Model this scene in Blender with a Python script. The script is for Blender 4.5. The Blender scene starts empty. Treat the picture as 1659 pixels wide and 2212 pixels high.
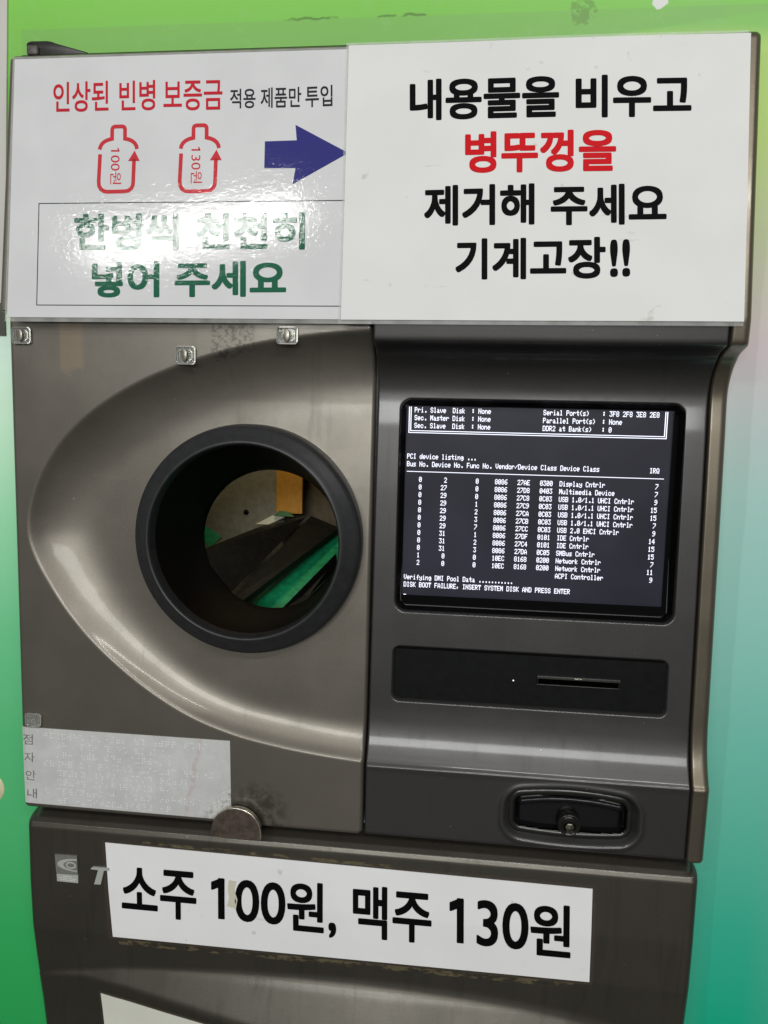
import bpy, math, random
import numpy as np
from mathutils import Matrix, Vector
random.seed(7); rng = np.random.default_rng(7)
S = bpy.context.scene
COL = S.collection

# ------------------------------------------------------------------ camera
cam_data = bpy.data.cameras.new("camera")
cam = bpy.data.objects.new("camera", cam_data); COL.objects.link(cam)
MW = ((0.9934385403596766, 0.11181682421094699, 0.024018000570673326),
      (0.03620791305339771, -0.10829710357594724, -0.9934589696557065),
      (-0.10848434707529132, 0.9878100703983731, -0.11163517035060673))   # rows: camera right, down, forward in world axes
r, d, f = (Vector((MW[0][0], MW[0][1], MW[0][2])), Vector((MW[1][0], MW[1][1], MW[1][2])), Vector((MW[2][0], MW[2][1], MW[2][2])))
cam.matrix_world = Matrix(((r.x, -d.x, -f.x, 0.3854), (r.y, -d.y, -f.y, -0.60), (r.z, -d.z, -f.z, 1.35), (0, 0, 0, 1)))
cam_data.sensor_fit = 'VERTICAL'; cam_data.sensor_height = 36.0
cam_data.lens = 36.0 * 1618.0 / 2212.0
cam_data.clip_start = 0.01; cam_data.clip_end = 100
S.camera = cam

# ------------------------------------------------------------------ world, lamps, exposure
W = bpy.data.worlds.new("World"); S.world = W; W.use_nodes = True
bg = W.node_tree.nodes["Background"]
bg.inputs[0].default_value = (0.90, 0.96, 1.0, 1); bg.inputs[1].default_value = 0.14
S.view_settings.view_transform = 'Standard'; S.view_settings.look = 'None'
S.view_settings.exposure = 0.12; S.view_settings.gamma = 1
S.render.film_transparent = False

def area(name, loc, target, sx, sy, power, color):
    l = bpy.data.lights.new(name, 'AREA'); l.shape = 'RECTANGLE'; l.size = sx; l.size_y = sy
    l.energy = power; l.color = color
    o = bpy.data.objects.new(name, l); COL.objects.link(o)
    o.location = loc
    o.rotation_euler = (Vector(target) - Vector(loc)).to_track_quat('-Z', 'Y').to_euler()
    return o
area("ceiling_tube_light", (-0.62, -1.84, 2.47), (-1.15, 0.0, 1.25), 0.90, 0.045, 6.2, (1.0, 0.985, 0.95))
area("ceiling_tube_light", (1.00, -1.70, 2.46), (0.4, 0.0, 1.25), 1.40, 0.06, 13, (1.0, 0.985, 0.95))
area("added_front_fill", (0.40, -6.20, 2.60), (0.3, 0.0, 1.25), 4.0, 0.8, 150, (0.98, 1.0, 0.97))  # broad fill added with no seen fixture, brightens the panels towards the top

# ------------------------------------------------------------------ helpers
def lin(c, k=1.0):
    return tuple(min(1.0, k * ((v/255)/12.92 if v/255 <= 0.04045 else ((v/255+0.055)/1.055)**2.4)) for v in c)

class NT:
    """small wrapper to write node trees"""
    def __init__(s, name):
        s.m = bpy.data.materials.new(name); s.m.use_nodes = True
        s.t = s.m.node_tree; s.b = s.t.nodes["Principled BSDF"]
    def n(s, typ, **kw):
        x = s.t.nodes.new(typ)
        for k, v in kw.items(): setattr(x, k, v)
        return x
    def l(s, a, b): s.t.links.new(a, b)
    def pos(s):
        g = s.n('ShaderNodeNewGeometry'); return g.outputs['Position']
    def xyz(s):
        q = s.n('ShaderNodeSeparateXYZ'); s.l(s.pos(), q.inputs[0]); return q.outputs
    def math(s, op, a, b=None, c=None, clamp=False):
        x = s.n('ShaderNodeMath', operation=op); x.use_clamp = clamp
        for i, v in enumerate((a, b, c)):
            if v is None: continue
            if isinstance(v, (int, float)): x.inputs[i].default_value = v
            else: s.l(v, x.inputs[i])
        return x.outputs[0]
    def noise(s, scale, detail=3, rough=0.5, stretch=None, off=(0, 0, 0)):
        x = s.n('ShaderNodeTexNoise'); x.inputs['Scale'].default_value = scale
        x.inputs['Detail'].default_value = detail; x.inputs['Roughness'].default_value = rough
        m = s.n('ShaderNodeMapping'); s.l(s.pos(), m.inputs[0]); m.inputs['Location'].default_value = off
        if stretch: m.inputs['Scale'].default_value = stretch
        s.l(m.outputs[0], x.inputs['Vector']); return x.outputs[0]
    def ramp(s, fac, stops, interp='LINEAR'):
        x = s.n('ShaderNodeValToRGB'); e = x.color_ramp.elements; x.color_ramp.interpolation = interp
        while len(e) < len(stops): e.new(0.5)
        for i, (p, c) in enumerate(stops):
            e[i].position = p; e[i].color = (*c, 1) if len(c) == 3 else c
        s.l(fac, x.inputs[0]); return x.outputs[0]
    def rng(s, v, a, b, c=0.0, d=1.0, smooth=True):
        x = s.n('ShaderNodeMapRange'); x.interpolation_type = 'SMOOTHSTEP' if smooth else 'LINEAR'
        s.l(v, x.inputs[0])
        for i, q in enumerate((a, b, c, d)): x.inputs[1+i].default_value = q
        return x.outputs[0]
    def mix(s, fac, a, b, blend='MIX'):
        x = s.n('ShaderNodeMix', data_type='RGBA', blend_type=blend)
        for i, v in ((0, fac), (6, a), (7, b)):
            if isinstance(v, (int, float)): x.inputs[i].default_value = v
            elif isinstance(v, tuple): x.inputs[i].default_value = (*v, 1)
            else: s.l(v, x.inputs[i])
        return x.outputs[2]
    def bump(s, h, dist, strength=1.0, coat=False):
        x = s.n('ShaderNodeBump'); x.inputs['Strength'].default_value = strength
        x.inputs['Distance'].default_value = dist; s.l(h, x.inputs['Height'])
        s.l(x.outputs[0], s.b.inputs['Coat Normal' if coat else 'Normal']); return x
    def set(s, **kw):
        for k, v in kw.items():
            i = s.b.inputs[k.replace('_', ' ')]
            if isinstance(v, tuple): i.default_value = (*v, 1) if len(v) == 3 else v
            elif isinstance(v, (int, float)): i.default_value = v
            else: s.l(v, i)
        return s

def simple(name, col, rough=0.5, metal=0.0, spec=0.5, coat=0.0, var=0.0):
    k = NT(name); k.set(Roughness=rough, Metallic=metal, Specular_IOR_Level=spec, Coat_Weight=coat, Coat_Roughness=0.1)
    n = k.noise(160, 4, 0.6)
    c = k.mix(k.rng(n, 0.3, 0.7), tuple(v*(1-var) for v in col), tuple(min(1, v*(1+var)) for v in col)) if var else None
    k.set(Base_Color=c if var else col)
    return k.m

def link(name, me, mat, parent=None, smooth=False):
    o = bpy.data.objects.new(name, me); COL.objects.link(o)
    if mat: me.materials.append(mat)
    if smooth and len(me.polygons): me.polygons.foreach_set('use_smooth', [True]*len(me.polygons))
    if parent is not None: o.parent = parent
    return o
def raw(name, v, f, mat, parent=None, smooth=False):
    me = bpy.data.meshes.new(name); me.from_pydata([tuple(map(float, p)) for p in v], [], [tuple(int(i) for i in q) for q in f]); me.update()
    return link(name, me, mat, parent, smooth)
def tag(o, label=None, cat=None, group=None, kind=None):
    for k, v in (('label', label), ('category', cat), ('group', group), ('kind', kind)):
        if v: o[k] = v
    return o
def empty(name, loc=(0, 0, 0)):
    o = bpy.data.objects.new(name, None); COL.objects.link(o); o.empty_display_size = 0.02; o.location = loc; return o

def lines(a, b, step, fine_at=(), fine=0.0006, reach=0.008):
    """grid lines from a to b, denser around the given places"""
    out = [a]; x = a
    while x < b:
        dmin = min([abs(x - q) for q in fine_at] + [1e9])
        s = fine if dmin < reach else min(step, fine + (dmin - reach) * 0.5)
        x += max(s, fine); out.append(min(x, b))
    return np.array(sorted(set(round(v, 6) for v in out)))

def grid(name, xs, zs, fy, mat, parent=None, keep=None, back=None, corner=None):
    """sheet over x and z with depth fy(X, Z); optional hole mask; back = depth of the skirt; corner = radius of the outline's corners"""
    X, Z = np.meshgrid(xs, zs, indexing='ij')
    Y = fy(X, Z)
    if corner:
        r0 = corner; x0, x1, z0, z1 = xs[0], xs[-1], zs[0], zs[-1]
        cx = np.clip(X, x0+r0, x1-r0); cz = np.clip(Z, z0+r0, z1-r0)
        dx, dz = X-cx, Z-cz; dd = np.hypot(dx, dz); sel = (np.abs(dx) > 0) & (np.abs(dz) > 0)
        mx = np.maximum(np.abs(dx), np.abs(dz)); k = np.where(sel & (dd > 0), mx/np.maximum(dd, 1e-9), 1)
        X = cx + dx*k; Z = cz + dz*k
    if back is not None:
        pad = lambda A: np.pad(A, 1, mode='edge')
        X, Z, Y = pad(X), pad(Z), pad(Y)
        Y[0, :] = Y[-1, :] = back; Y[:, 0] = Y[:, -1] = back
    nx, nz = X.shape
    V = np.stack([X, Y, Z], -1).reshape(-1, 3)
    i, j = np.meshgrid(np.arange(nx-1), np.arange(nz-1), indexing='ij')
    a = i*nz + j
    Q = np.stack([a, a+nz, a+nz+1, a+1], -1).reshape(-1, 4)
    if keep is not None:
        Cx = V[Q].mean(1); Q = Q[keep(Cx[:, 0], Cx[:, 2])]
        used = np.unique(Q); mp = -np.ones(len(V), int); mp[used] = np.arange(len(used)); V = V[used]; Q = mp[Q]
    me = bpy.data.meshes.new(name)
    me.vertices.add(len(V)); me.vertices.foreach_set('co', V.ravel())
    me.loops.add(Q.size); me.loops.foreach_set('vertex_index', Q.ravel().astype(np.int32))
    me.polygons.add(len(Q)); me.polygons.foreach_set('loop_start', np.arange(0, Q.size, 4, dtype=np.int32))
    me.update(calc_edges=True); me.validate()
    return link(name, me, mat, parent, True)

def sdbox(X, Z, x0, x1, z0, z1, rad):
    """signed distance to a rounded rectangle, negative inside"""
    qx = np.abs(X-(x0+x1)/2)-(x1-x0)/2+rad; qz = np.abs(Z-(z0+z1)/2)-(z1-z0)/2+rad
    return np.hypot(np.maximum(qx, 0), np.maximum(qz, 0)) + np.minimum(np.maximum(qx, qz), 0) - rad
def sm(t): t = np.clip(t, 0, 1); return t*t*(3-2*t)
def rnd(e, R):
    """depth added by a rounded border of radius R at distance e from it"""
    q = np.clip(R - e, 0, R); return R - np.sqrt(np.maximum(R*R - q*q, 0))

def box(name, x0, x1, y0, y1, z0, z1, mat, parent=None, bev=0.0):
    v = [(x, y, z) for x in (x0, x1) for y in (y0, y1) for z in (z0, z1)]
    f = [(0, 1, 3, 2), (4, 6, 7, 5), (0, 4, 5, 1), (2, 3, 7, 6), (0, 2, 6, 4), (1, 5, 7, 3)]
    o = raw(name, v, f, mat, parent)
    if bev: bevel(o, bev)
    return o
def bevel(o, w, seg=3):
    import bmesh
    bm = bmesh.new(); bm.from_mesh(o.data)
    bmesh.ops.bevel(bm, geom=bm.edges[:], offset=w, segments=seg, profile=0.5, affect='EDGES', clamp_overlap=True)
    bm.to_mesh(o.data); bm.free()
    for p in o.data.polygons: p.use_smooth = True
def slab(name, pts, y0, y1, mat, parent=None, smooth=False):
    """an outline in x and z (counter-clockwise seen from the front) with real thickness; y0, y1: numbers or functions of (x, z)"""
    g = lambda y, p: y(*p) if callable(y) else y
    n = len(pts); v = [(x, g(y0, (x, z)), z) for x, z in pts] + [(x, g(y1, (x, z)), z) for x, z in pts]
    f = [tuple(range(n)), tuple(reversed(range(n, 2*n)))] + [(i, n+i, n+(i+1) % n, (i+1) % n) for i in range(n)]
    return raw(name, v, f, mat, parent, smooth)
def lathe(name, prof, mat, parent=None, n=96, close=False):
    """prof: list of (radius, y, centre x, centre z)"""
    v, f = [], []
    for (r0, y, cx, cz) in prof:
        for k in range(n):
            a = 2*math.pi*k/n; v.append((cx + r0*math.cos(a), y, cz + r0*math.sin(a)))
    for i in range(len(prof)-1):
        for k in range(n):
            a, b = i*n+k, i*n+(k+1) % n; f.append((a, b, b+n, a+n))
    if close: f.append(tuple(range((len(prof)-1)*n, len(prof)*n)))
    return raw(name, v, f, mat, parent, True)
def stroke(pts, w, closed=False):
    """flat ribbon quads along a polyline of (x, z) points, mitred"""
    P = [np.array(p, float) for p in pts]; n = len(P); L, R_ = [], []
    for i in range(n):
        a = P[(i-1) % n] if (i > 0 or closed) else P[i]; b = P[(i+1) % n] if (i < n-1 or closed) else P[i]
        t1 = P[i]-a; t2 = b-P[i]
        t1 = t1/np.linalg.norm(t1) if np.linalg.norm(t1) > 0 else None; t2 = t2/np.linalg.norm(t2) if np.linalg.norm(t2) > 0 else None
        if t1 is None: t1 = t2
        if t2 is None: t2 = t1
        nn = np.array([-(t1+t2)[1], (t1+t2)[0]]); nn /= np.linalg.norm(nn)
        k = 1/max(0.4, nn @ np.array([-t1[1], t1[0]]))
        L.append(P[i]+nn*w/2*k); R_.append(P[i]-nn*w/2*k)
    v = L + R_; f = [(i, i+1, n+i+1, n+i) for i in range(n-1)]
    if closed: f.append((n-1, 0, n, 2*n-1))
    return v, f
def flat(name, v2, f, fy, mat, parent=None):
    def ccw(q): return sum(v2[q[i]][0]*v2[q[(i+1) % len(q)]][1]-v2[q[(i+1) % len(q)]][0]*v2[q[i]][1] for i in range(len(q))) > 0
    f = [q if ccw(q) else tuple(reversed(q)) for q in f]
    o = raw(name, [(x, fy(x, z), z) for x, z in v2], f, mat, parent); return o

_glyphs = {}
def text_mesh(s):
    if s in _glyphs: return _glyphs[s]
    cu = bpy.data.curves.new('lettering_outline', 'FONT'); cu.body = s; cu.resolution_u = 6
    o = bpy.data.objects.new('lettering_outline', cu); COL.objects.link(o)
    me = o.to_mesh(); V = np.array([v.co[:2] for v in me.vertices]); F = [tuple(p.vertices) for p in me.polygons]
    o.to_mesh_clear(); bpy.data.objects.remove(o); bpy.data.curves.remove(cu)
    if s[0] == '1':      # the bar of this font's 1 gets its flag
        n0 = len(V); V = np.vstack([V, [(.30, .68), (.24, .68), (.07, .61), (.07, .50), (.24, .57)]]); F.append(tuple(range(n0, n0+5)))
    V = V - V.min(0); _glyphs[s] = (V, F); return V, F
def word(s, q, fy, mat, bold):
    """one printed word fitted into a parallelogram (bottom left, bottom right, top left); bold = extra stroke width in glyph units"""
    V0, F0 = text_mesh(s); BL, BR, TL = [np.array(p) for p in q]
    sh = [(0, 0)] if bold <= 0 else [(bold*a, bold*c) for a, c in ((0, 0), (1, 0), (-1, 0), (0, 1), (0, -1), (.85, .85), (-.85, .85), (.85, -.85), (-.85, -.85))]
    ext = V0.max(0) + 2*bold; VV, FF = [], []
    for i, (a, c) in enumerate(sh):
        V = (V0 + (a+bold, c+bold)) / ext; P = BL + V[:, :1]*(BR-BL) + V[:, 1:]*(TL-BL); b = len(VV)
        VV += [(float(x), fy(x, z) - 0.000012*i, float(z)) for x, z in P]; FF += [tuple(b+k for k in t) for t in F0]
    o = raw('lettering', VV, FF, mat); me = o.data
    if sum(p.normal.y*p.area for p in me.polygons) > 0: me.flip_normals()
    return o
def words(items, fy, mat, root, bold=0.025, label=None):
    for s, q in items:
        o = under(word(s, q, fy, mat, bold), root)
        if label: o['label'] = label
# ------------------------------------------------------------------ materials
def paint(name, base, rough=0.36, metal=0.85, stains=False, streak=False, coat=0.2):
    k = NT(name); X, Y, Z = k.xyz()
    big = k.noise(9, 4, 0.6); fine = k.noise(1400, 2, 0.5); mid = k.noise(70, 5, 0.65)
    c = k.mix(k.rng(big, 0.3, 0.7), tuple(v*0.93 for v in base), tuple(v*1.07 for v in base))
    c = k.mix(k.rng(fine, 0.35, 0.75, 0, 0.3), c, tuple(min(1, v*1.6) for v in base))
    rr = k.rng(k.noise(22, 4, 0.55), 0.3, 0.75, rough-0.02, rough+0.05)
    if stains:
        # paler, mottled tone towards the top; tape marks left under the notice
        edge = k.math('ADD', Z, k.math('MULTIPLY', k.noise(60, 4), 0.02))
        dx = k.math('MULTIPLY', X, 0.55)
        upper_tone = k.rng(k.math('ADD', edge, dx), 1.395, 1.43)
        upper_tone = k.math('MULTIPLY', upper_tone, k.rng(k.noise(120, 5, 0.7), 0.25, 0.6, 0.35, 0.8))
        c = k.mix(k.math('MULTIPLY', upper_tone, 0.45), c, (0.24, 0.22, 0.19))
        tp = k.math('MULTIPLY', k.rng(X, 0.0445, 0.0460), k.rng(X, 0.062, 0.068, 1, 0))
        tp = k.math('MULTIPLY', tp, k.rng(k.math('ADD', Z, k.math('MULTIPLY', k.noise(90, 3), 0.02)), 1.398, 1.403))
        c = k.mix(k.math('MULTIPLY', tp, 0.38), c, (0.34, 0.25, 0.16))
        # scuffed glue print between the two right clips
        gx = k.math('MULTIPLY', k.rng(X, 0.172, 0.178), k.rng(X, 0.208, 0.214, 1, 0))
        gz = k.math('MULTIPLY', k.rng(k.math('SUBTRACT', Z, k.math('MULTIPLY', X, 0.35)), 1.335, 1.340), k.rng(Z, 1.428, 1.432, 1, 0))
        gl = k.math('MULTIPLY', k.math('MULTIPLY', gx, gz), k.rng(k.noise(230, 5, 0.7, off=(3, 1, 2)), 0.46, 0.58))
        c = k.mix(k.math('MULTIPLY', gl, 0.6), c, (0.06, 0.052, 0.045))
        # grime at the bottom right of the braille plate
        q = k.math('ADD', k.math('POWER', k.math('ABSOLUTE', k.math('SUBTRACT', X, 0.215)), 2.0), k.math('POWER', k.math('ABSOLUTE', k.math('SUBTRACT', Z, 1.015)), 2.0))
        gr = k.math('MULTIPLY', k.rng(q, 0.0, 0.0012, 1, 0), k.rng(k.noise(140, 4), 0.35, 0.6))
        c = k.mix(k.math('MULTIPLY', gr, 0.7), c, (0.035, 0.028, 0.02))
    if streak:
        st = k.noise(60, 4, 0.6, stretch=(1.6, 1, 0.12))
        c = k.mix(k.rng(st, 0.52, 0.66, 0, 0.30), c, tuple(v*0.6 for v in base))
    spk = k.rng(k.noise(420, 1, 0.3, off=(5, 5, 5)), 0.835, 0.86, 0, 0.6)
    c = k.mix(spk, c, (0.55, 0.53, 0.5))
    sc = k.rng(k.noise(30, 6, 0.75, stretch=(9, 1, 0.35), off=(2, 7, 1)), 0.66, 0.74, 0, 0.22)
    c = k.mix(sc, c, tuple(min(1, v*2.6) for v in base))
    dr = k.rng(k.noise(26, 5, 0.6, stretch=(3, 1, 0.16), off=(9, 2, 1)), 0.55, 0.72, 0, 0.22)
    c = k.mix(dr, c, tuple(v*0.62 for v in base)); rr = k.math('ADD', rr, k.math('MULTIPLY', dr, 0.25))
    k.set(Base_Color=c, Metallic=metal, Roughness=rr, Specular_IOR_Level=0.5, Coat_Weight=coat, Coat_Roughness=0.09)
    k.bump(k.math('ADD', k.math('MULTIPLY', fine, 0.4), k.math('MULTIPLY', k.noise(500, 2), 0.6)), 0.00008, 0.5)
    return k.m
TAUPE = (0.165, 0.147, 0.123); GRAPH = (0.054, 0.051, 0.051)
m_left = paint('taupe_metallic_paint', TAUPE, 0.38, 0.6, stains=True)
m_trim = paint('bronze_grey_paint', (0.145, 0.122, 0.090), 0.32, 0.65)
m_right = paint('graphite_metallic_paint', GRAPH, 0.37, 0.55, coat=0.4)
m_low = paint('dark_taupe_cabinet_paint', (0.078, 0.069, 0.056), 0.35, 0.6, streak=True, coat=0.45)
m_rubber = simple('black_ribbed_plastic', (0.022, 0.022, 0.024), 0.42, var=0.15)
m_tunnel = simple('black_tunnel_plastic', (0.004, 0.004, 0.004), 0.5, spec=0.15)
m_black = simple('gloss_black_plastic', (0.005, 0.005, 0.0055), 0.2, spec=0.35)
m_blackmatt = simple('matt_black_plastic', (0.0055, 0.0055, 0.006), 0.40, spec=0.18, var=0.2)
m_dark = simple('dark_lid_plastic', (0.02, 0.018, 0.017), 0.4, var=0.3)
m_steel = simple('worn_steel', (0.62, 0.58, 0.50), 0.24, metal=1.0, var=0.25)
m_tabface = simple('tarnished_steel_face', (0.115, 0.088, 0.070), 0.4, metal=0.5, var=0.3)
m_badge = simple('brushed_grey_badge', (0.24, 0.24, 0.22), 0.4, metal=0.3, var=0.1)
m_badge2 = simple('pale_grey_print', (0.42, 0.43, 0.40), 0.5)
m_black_ink = simple('black_print', (0.003, 0.003, 0.0035), 0.65, spec=0.06)
m_red_ink = simple('red_print', lin((200, 8, 22), 1.1), 0.6, spec=0.15)
m_grey_ink = simple('grey_print', (0.20, 0.19, 0.17), 0.6, var=0.4)

def laminated(name, col, var=0.03):
    """print under a wavy plastic lamination: a clear coat with uneven relief"""
    k = NT(name); n = k.noise(24, 3)
    k.set(Base_Color=k.mix(k.rng(n, 0.3, 0.7), tuple(v*(1-var) for v in col), tuple(min(1, v*(1+var)) for v in col)))
    k.set(Roughness=0.6, Specular_IOR_Level=0.1, Coat_Weight=1.0, Coat_Roughness=0.06, Coat_IOR=1.55)
    a = k.noise(330, 3, 0.6); b = k.noise(60, 2, 0.5, stretch=(1, 1, 0.5))
    v = k.n('ShaderNodeTexNoise'); 
    w_ = k.noise(28, 2, 0.5, off=(1, 4, 2)); h = k.math('ADD', k.math('ADD', k.math('MULTIPLY', a, 0.62), k.math('MULTIPLY', b, 0.3)), k.math('MULTIPLY', w_, 1.2))
    k.bump(h, 0.00023, 0.6, coat=True)
    return k.m
m_lam_paper = laminated('laminated_white_paper', (0.72, 0.72, 0.73))
m_lam_red = laminated('laminated_red_print', lin((190, 30, 45), 1.15))
m_lam_icon = laminated('laminated_rose_print', lin((200, 50, 60), 1.1))
m_lam_dark = laminated('laminated_dark_print', (0.022, 0.02, 0.03))
m_lam_green = laminated('laminated_green_print', lin((20, 92, 66), 1.1))
m_lam_blue = laminated('laminated_blue_print', lin((48, 48, 120), 1.1))

def paper(name, col, spots=True, dirt=(0.35, 0.3, 0.22)):
    k = NT(name); n = k.noise(14, 4)
    c = k.mix(k.rng(n, 0.3, 0.7), tuple(v*0.97 for v in col), tuple(min(1, v*1.02) for v in col))
    if spots:
        s1 = k.rng(k.noise(85, 2, 0.4, off=(1.3, 0, 0.7)), 0.72, 0.78, 0, 0.35)
        c = k.mix(s1, c, dirt)
        s2 = k.rng(k.noise(60, 3, 0.6, stretch=(0.35, 1, 2.6), off=(0.2, 0, 4.1)), 0.70, 0.76, 0, 0.4)
        c = k.mix(s2, c, tuple(v*0.6 for v in col))
    k.set(Base_Color=c, Roughness=0.55, Specular_IOR_Level=0.25)
    k.bump(k.noise(40, 3), 0.0006, 0.25)
    return k.m
m_paper = paper('matt_white_paper', (0.78, 0.78, 0.76))
m_price = paper('white_vinyl_label', (0.88, 0.87, 0.88))
m_cream = paper('cream_paper', (0.80, 0.79, 0.70))
m_board = paper('off_white_board', (0.62, 0.60, 0.56), spots=False)

def clear(name, haze, tint=(0.85, 0.85, 0.82), rough=0.12, col_alpha=None):
    k = NT(name); n = k.noise(90, 4)
    k.set(Base_Color=tint, Roughness=rough, Specular_IOR_Level=0.8, Coat_Weight=0.6, Coat_Roughness=0.05,
          Alpha=k.rng(n, 0.2, 0.8, haze*0.7, haze*1.3))
    k.bump(n, 0.0008, 0.4)
    return k.m
m_film = clear('clear_lamination_film', 0.20)
m_film_dark = clear('grubby_tape_film', 0.35, (0.10, 0.08, 0.06))
m_clip = NT('clear_plastic_clip'); m_clip.set(Base_Color=(0.93, 0.94, 0.90), Roughness=0.08, Transmission_Weight=0.85, IOR=1.45); m_clip = m_clip.m

# glue and grime smears
def smear(name, col, thr=0.5):
    k = NT(name); n = k.noise(120, 5, 0.7, stretch=(0.5, 1, 1.4)); n2 = k.noise(45, 3)
    k.set(Base_Color=k.mix(n2, col, tuple(v*0.35 for v in col)), Roughness=0.6,
          Alpha=k.rng(n, thr-0.04, thr+0.05, 0, 0.85))
    return k.m
m_glue = smear('brown_glue_smear', (0.20, 0.16, 0.09), 0.52)

# ------------------------------------------------------------------ wall with its printed colour film
k = NT('printed_wall_film'); X, Y, Z = k.xyz()
wob = k.math('MULTIPLY', k.math('SUBTRACT', k.noise(6, 3), 0.5), 0.01)
Zw = k.math('ADD', Z, wob)
KW = 1.2
def zr(stops):
    z0, z1 = 0.70, 1.75
    return k.ramp(k.rng(Zw, z0, z1, smooth=False), [((z-z0)/(z1-z0), lin(c, KW)) for z, c in stops])
Lr = zr([(0.75, (40, 156, 80)), (0.86, (50, 165, 90)), (0.95, (72, 174, 108)), (1.06, (86, 182, 120)), (1.16, (108, 195, 140)), (1.26, (150, 215, 170)),
         (1.35, (196, 232, 204)), (1.42, (212, 238, 220)), (1.47, (150, 190, 120)), (1.55, (105, 165, 70)), (1.66, (116, 180, 74)), (1.70, (122, 192, 74))])
Rr = zr([(0.84, (18, 163, 128)), (0.93, (52, 168, 140)), (1.00, (82, 174, 150)), (1.10, (108, 183, 166)), (1.20, (136, 192, 180)), (1.30, (158, 196, 188)),
         (1.37, (182, 190, 190)), (1.42, (198, 182, 186)), (1.50, (182, 188, 150)), (1.58, (172, 200, 104)), (1.645, (168, 206, 96)), (1.66, (118, 190, 72))])
diag = k.math('ADD', X, k.math('MULTIPLY', k.math('MAXIMUM', k.math('SUBTRACT', Z, 1.655), 0.0), -8.0))
c = k.mix(k.rng(diag, 0.47, 0.50), Lr, Rr)
# vertical banding of the print, on the right
band = k.rng(k.noise(16, 1, 0.3, stretch=(1.6, 1, 0.05)), 0.42, 0.58, 0, 0.09)
c = k.mix(k.math('MULTIPLY', band, k.rng(X, 0.5, 0.6)), c, (0.30, 0.42, 0.40))
# a second film laid round the machine, slightly greyer
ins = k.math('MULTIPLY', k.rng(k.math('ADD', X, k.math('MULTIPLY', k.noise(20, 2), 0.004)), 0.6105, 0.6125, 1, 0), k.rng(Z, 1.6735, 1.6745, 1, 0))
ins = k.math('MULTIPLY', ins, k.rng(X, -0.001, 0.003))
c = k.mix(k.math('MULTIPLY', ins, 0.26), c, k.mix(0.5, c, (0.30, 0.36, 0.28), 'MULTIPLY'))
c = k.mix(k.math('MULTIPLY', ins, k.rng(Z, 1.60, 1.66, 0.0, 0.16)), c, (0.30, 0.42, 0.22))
# bubbles, tears and grime along the film's upper edge
cr = k.math('MULTIPLY', k.rng(k.math('ABSOLUTE', k.math('SUBTRACT', k.math('ADD', Z, k.math('MULTIPLY', k.noise(70, 3), 0.006)), 1.6775)), 0.0004, 0.0012, 1, 0), k.rng(k.noise(22, 4, 0.7), 0.50, 0.56))
cr = k.math('MULTIPLY', cr, k.math('MULTIPLY', k.rng(X, 0.22, 0.24), k.rng(X, 0.37, 0.38, 1, 0)))
c = k.mix(k.math('MULTIPLY', cr, 0.75), c, (0.08, 0.17, 0.03))
bl = k.math('MULTIPLY', k.rng(k.noise(85, 4, 0.65, off=(2, 0, 0)), 0.58, 0.64, 0, 0.16), k.rng(Z, 1.60, 1.66))
c = k.mix(bl, c, (0.30, 0.58, 0.20))
def spot(x0, z0, r_, amp=0.006, sc=120):
    q_ = k.math('ADD', k.math('POWER', k.math('ABSOLUTE', k.math('SUBTRACT', X, x0)), 2.0), k.math('POWER', k.math('ABSOLUTE', k.math('SUBTRACT', Z, z0)), 2.0))
    q_ = k.math('ADD', k.math('SQRT', q_), k.math('MULTIPLY', k.math('SUBTRACT', k.noise(sc, 3), 0.5), amp)); return k.rng(q_, r_*0.9, r_*1.1, 1, 0)
blot = k.math('MULTIPLY', spot(0.462, 1.673, 0.010, 0.014, 70), k.rng(k.noise(110, 4, 0.7), 0.46, 0.56)); c = k.mix(k.math('MULTIPLY', blot, 0.5), c, (0.10, 0.20, 0.04))
chip = spot(0.5185, 1.6785, 0.0055)
c = k.mix(chip, c, (0.75, 0.75, 0.72))
k.set(Base_Color=c, Roughness=0.42, Specular_IOR_Level=0.35)
k.bump(k.math('ADD', k.noise(12, 3), k.math('MULTIPLY', k.noise(160, 3), 0.08)), 0.004, 0.25)
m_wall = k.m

WY = 0.03
v, f = [], []
def wallbox(x0, x1, z0, z1):
    b = len(v); v.extend([(x, y, z) for x in (x0, x1) for y in (WY, WY+0.02) for z in (z0, z1)])
    f.extend([tuple(b+i for i in q) for q in ((0, 1, 3, 2), (4, 6, 7, 5), (0, 4, 5, 1), (2, 3, 7, 6), (0, 2, 6, 4), (1, 5, 7, 3))])
wallbox(-1.6, 0.012, 0.0, 2.7); wallbox(0.576, 2.2, 0.0, 2.7); wallbox(0.012, 0.576, 1.638, 2.7)
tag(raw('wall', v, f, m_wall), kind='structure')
floor_m = simple('grey_stone_floor', (0.06, 0.055, 0.05), 0.5, var=0.15)
tag(box('floor', -9, 9, -14, WY-0.001, -0.05, 0.0, floor_m), kind='structure')

# ------------------------------------------------------------------ the machine
M = tag(empty('bottle_return_machine', (0.294, 0.1, 0.0)),
        'dark grey empty bottle return machine with round black opening and boot error screen', 'recycling machine')
MINV = Matrix.Translation((-0.294, -0.1, 0.0))
def kid(o, parent=None):
    """child of the machine, or of one of its parts, keeping its place"""
    o.parent = parent or M
    o.matrix_parent_inverse = MINV if parent is None else Matrix.Identity(4)
    return o

def hood(z): return -0.0145 + (z-1.433)*0.119
ZT = 1.6465
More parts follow.
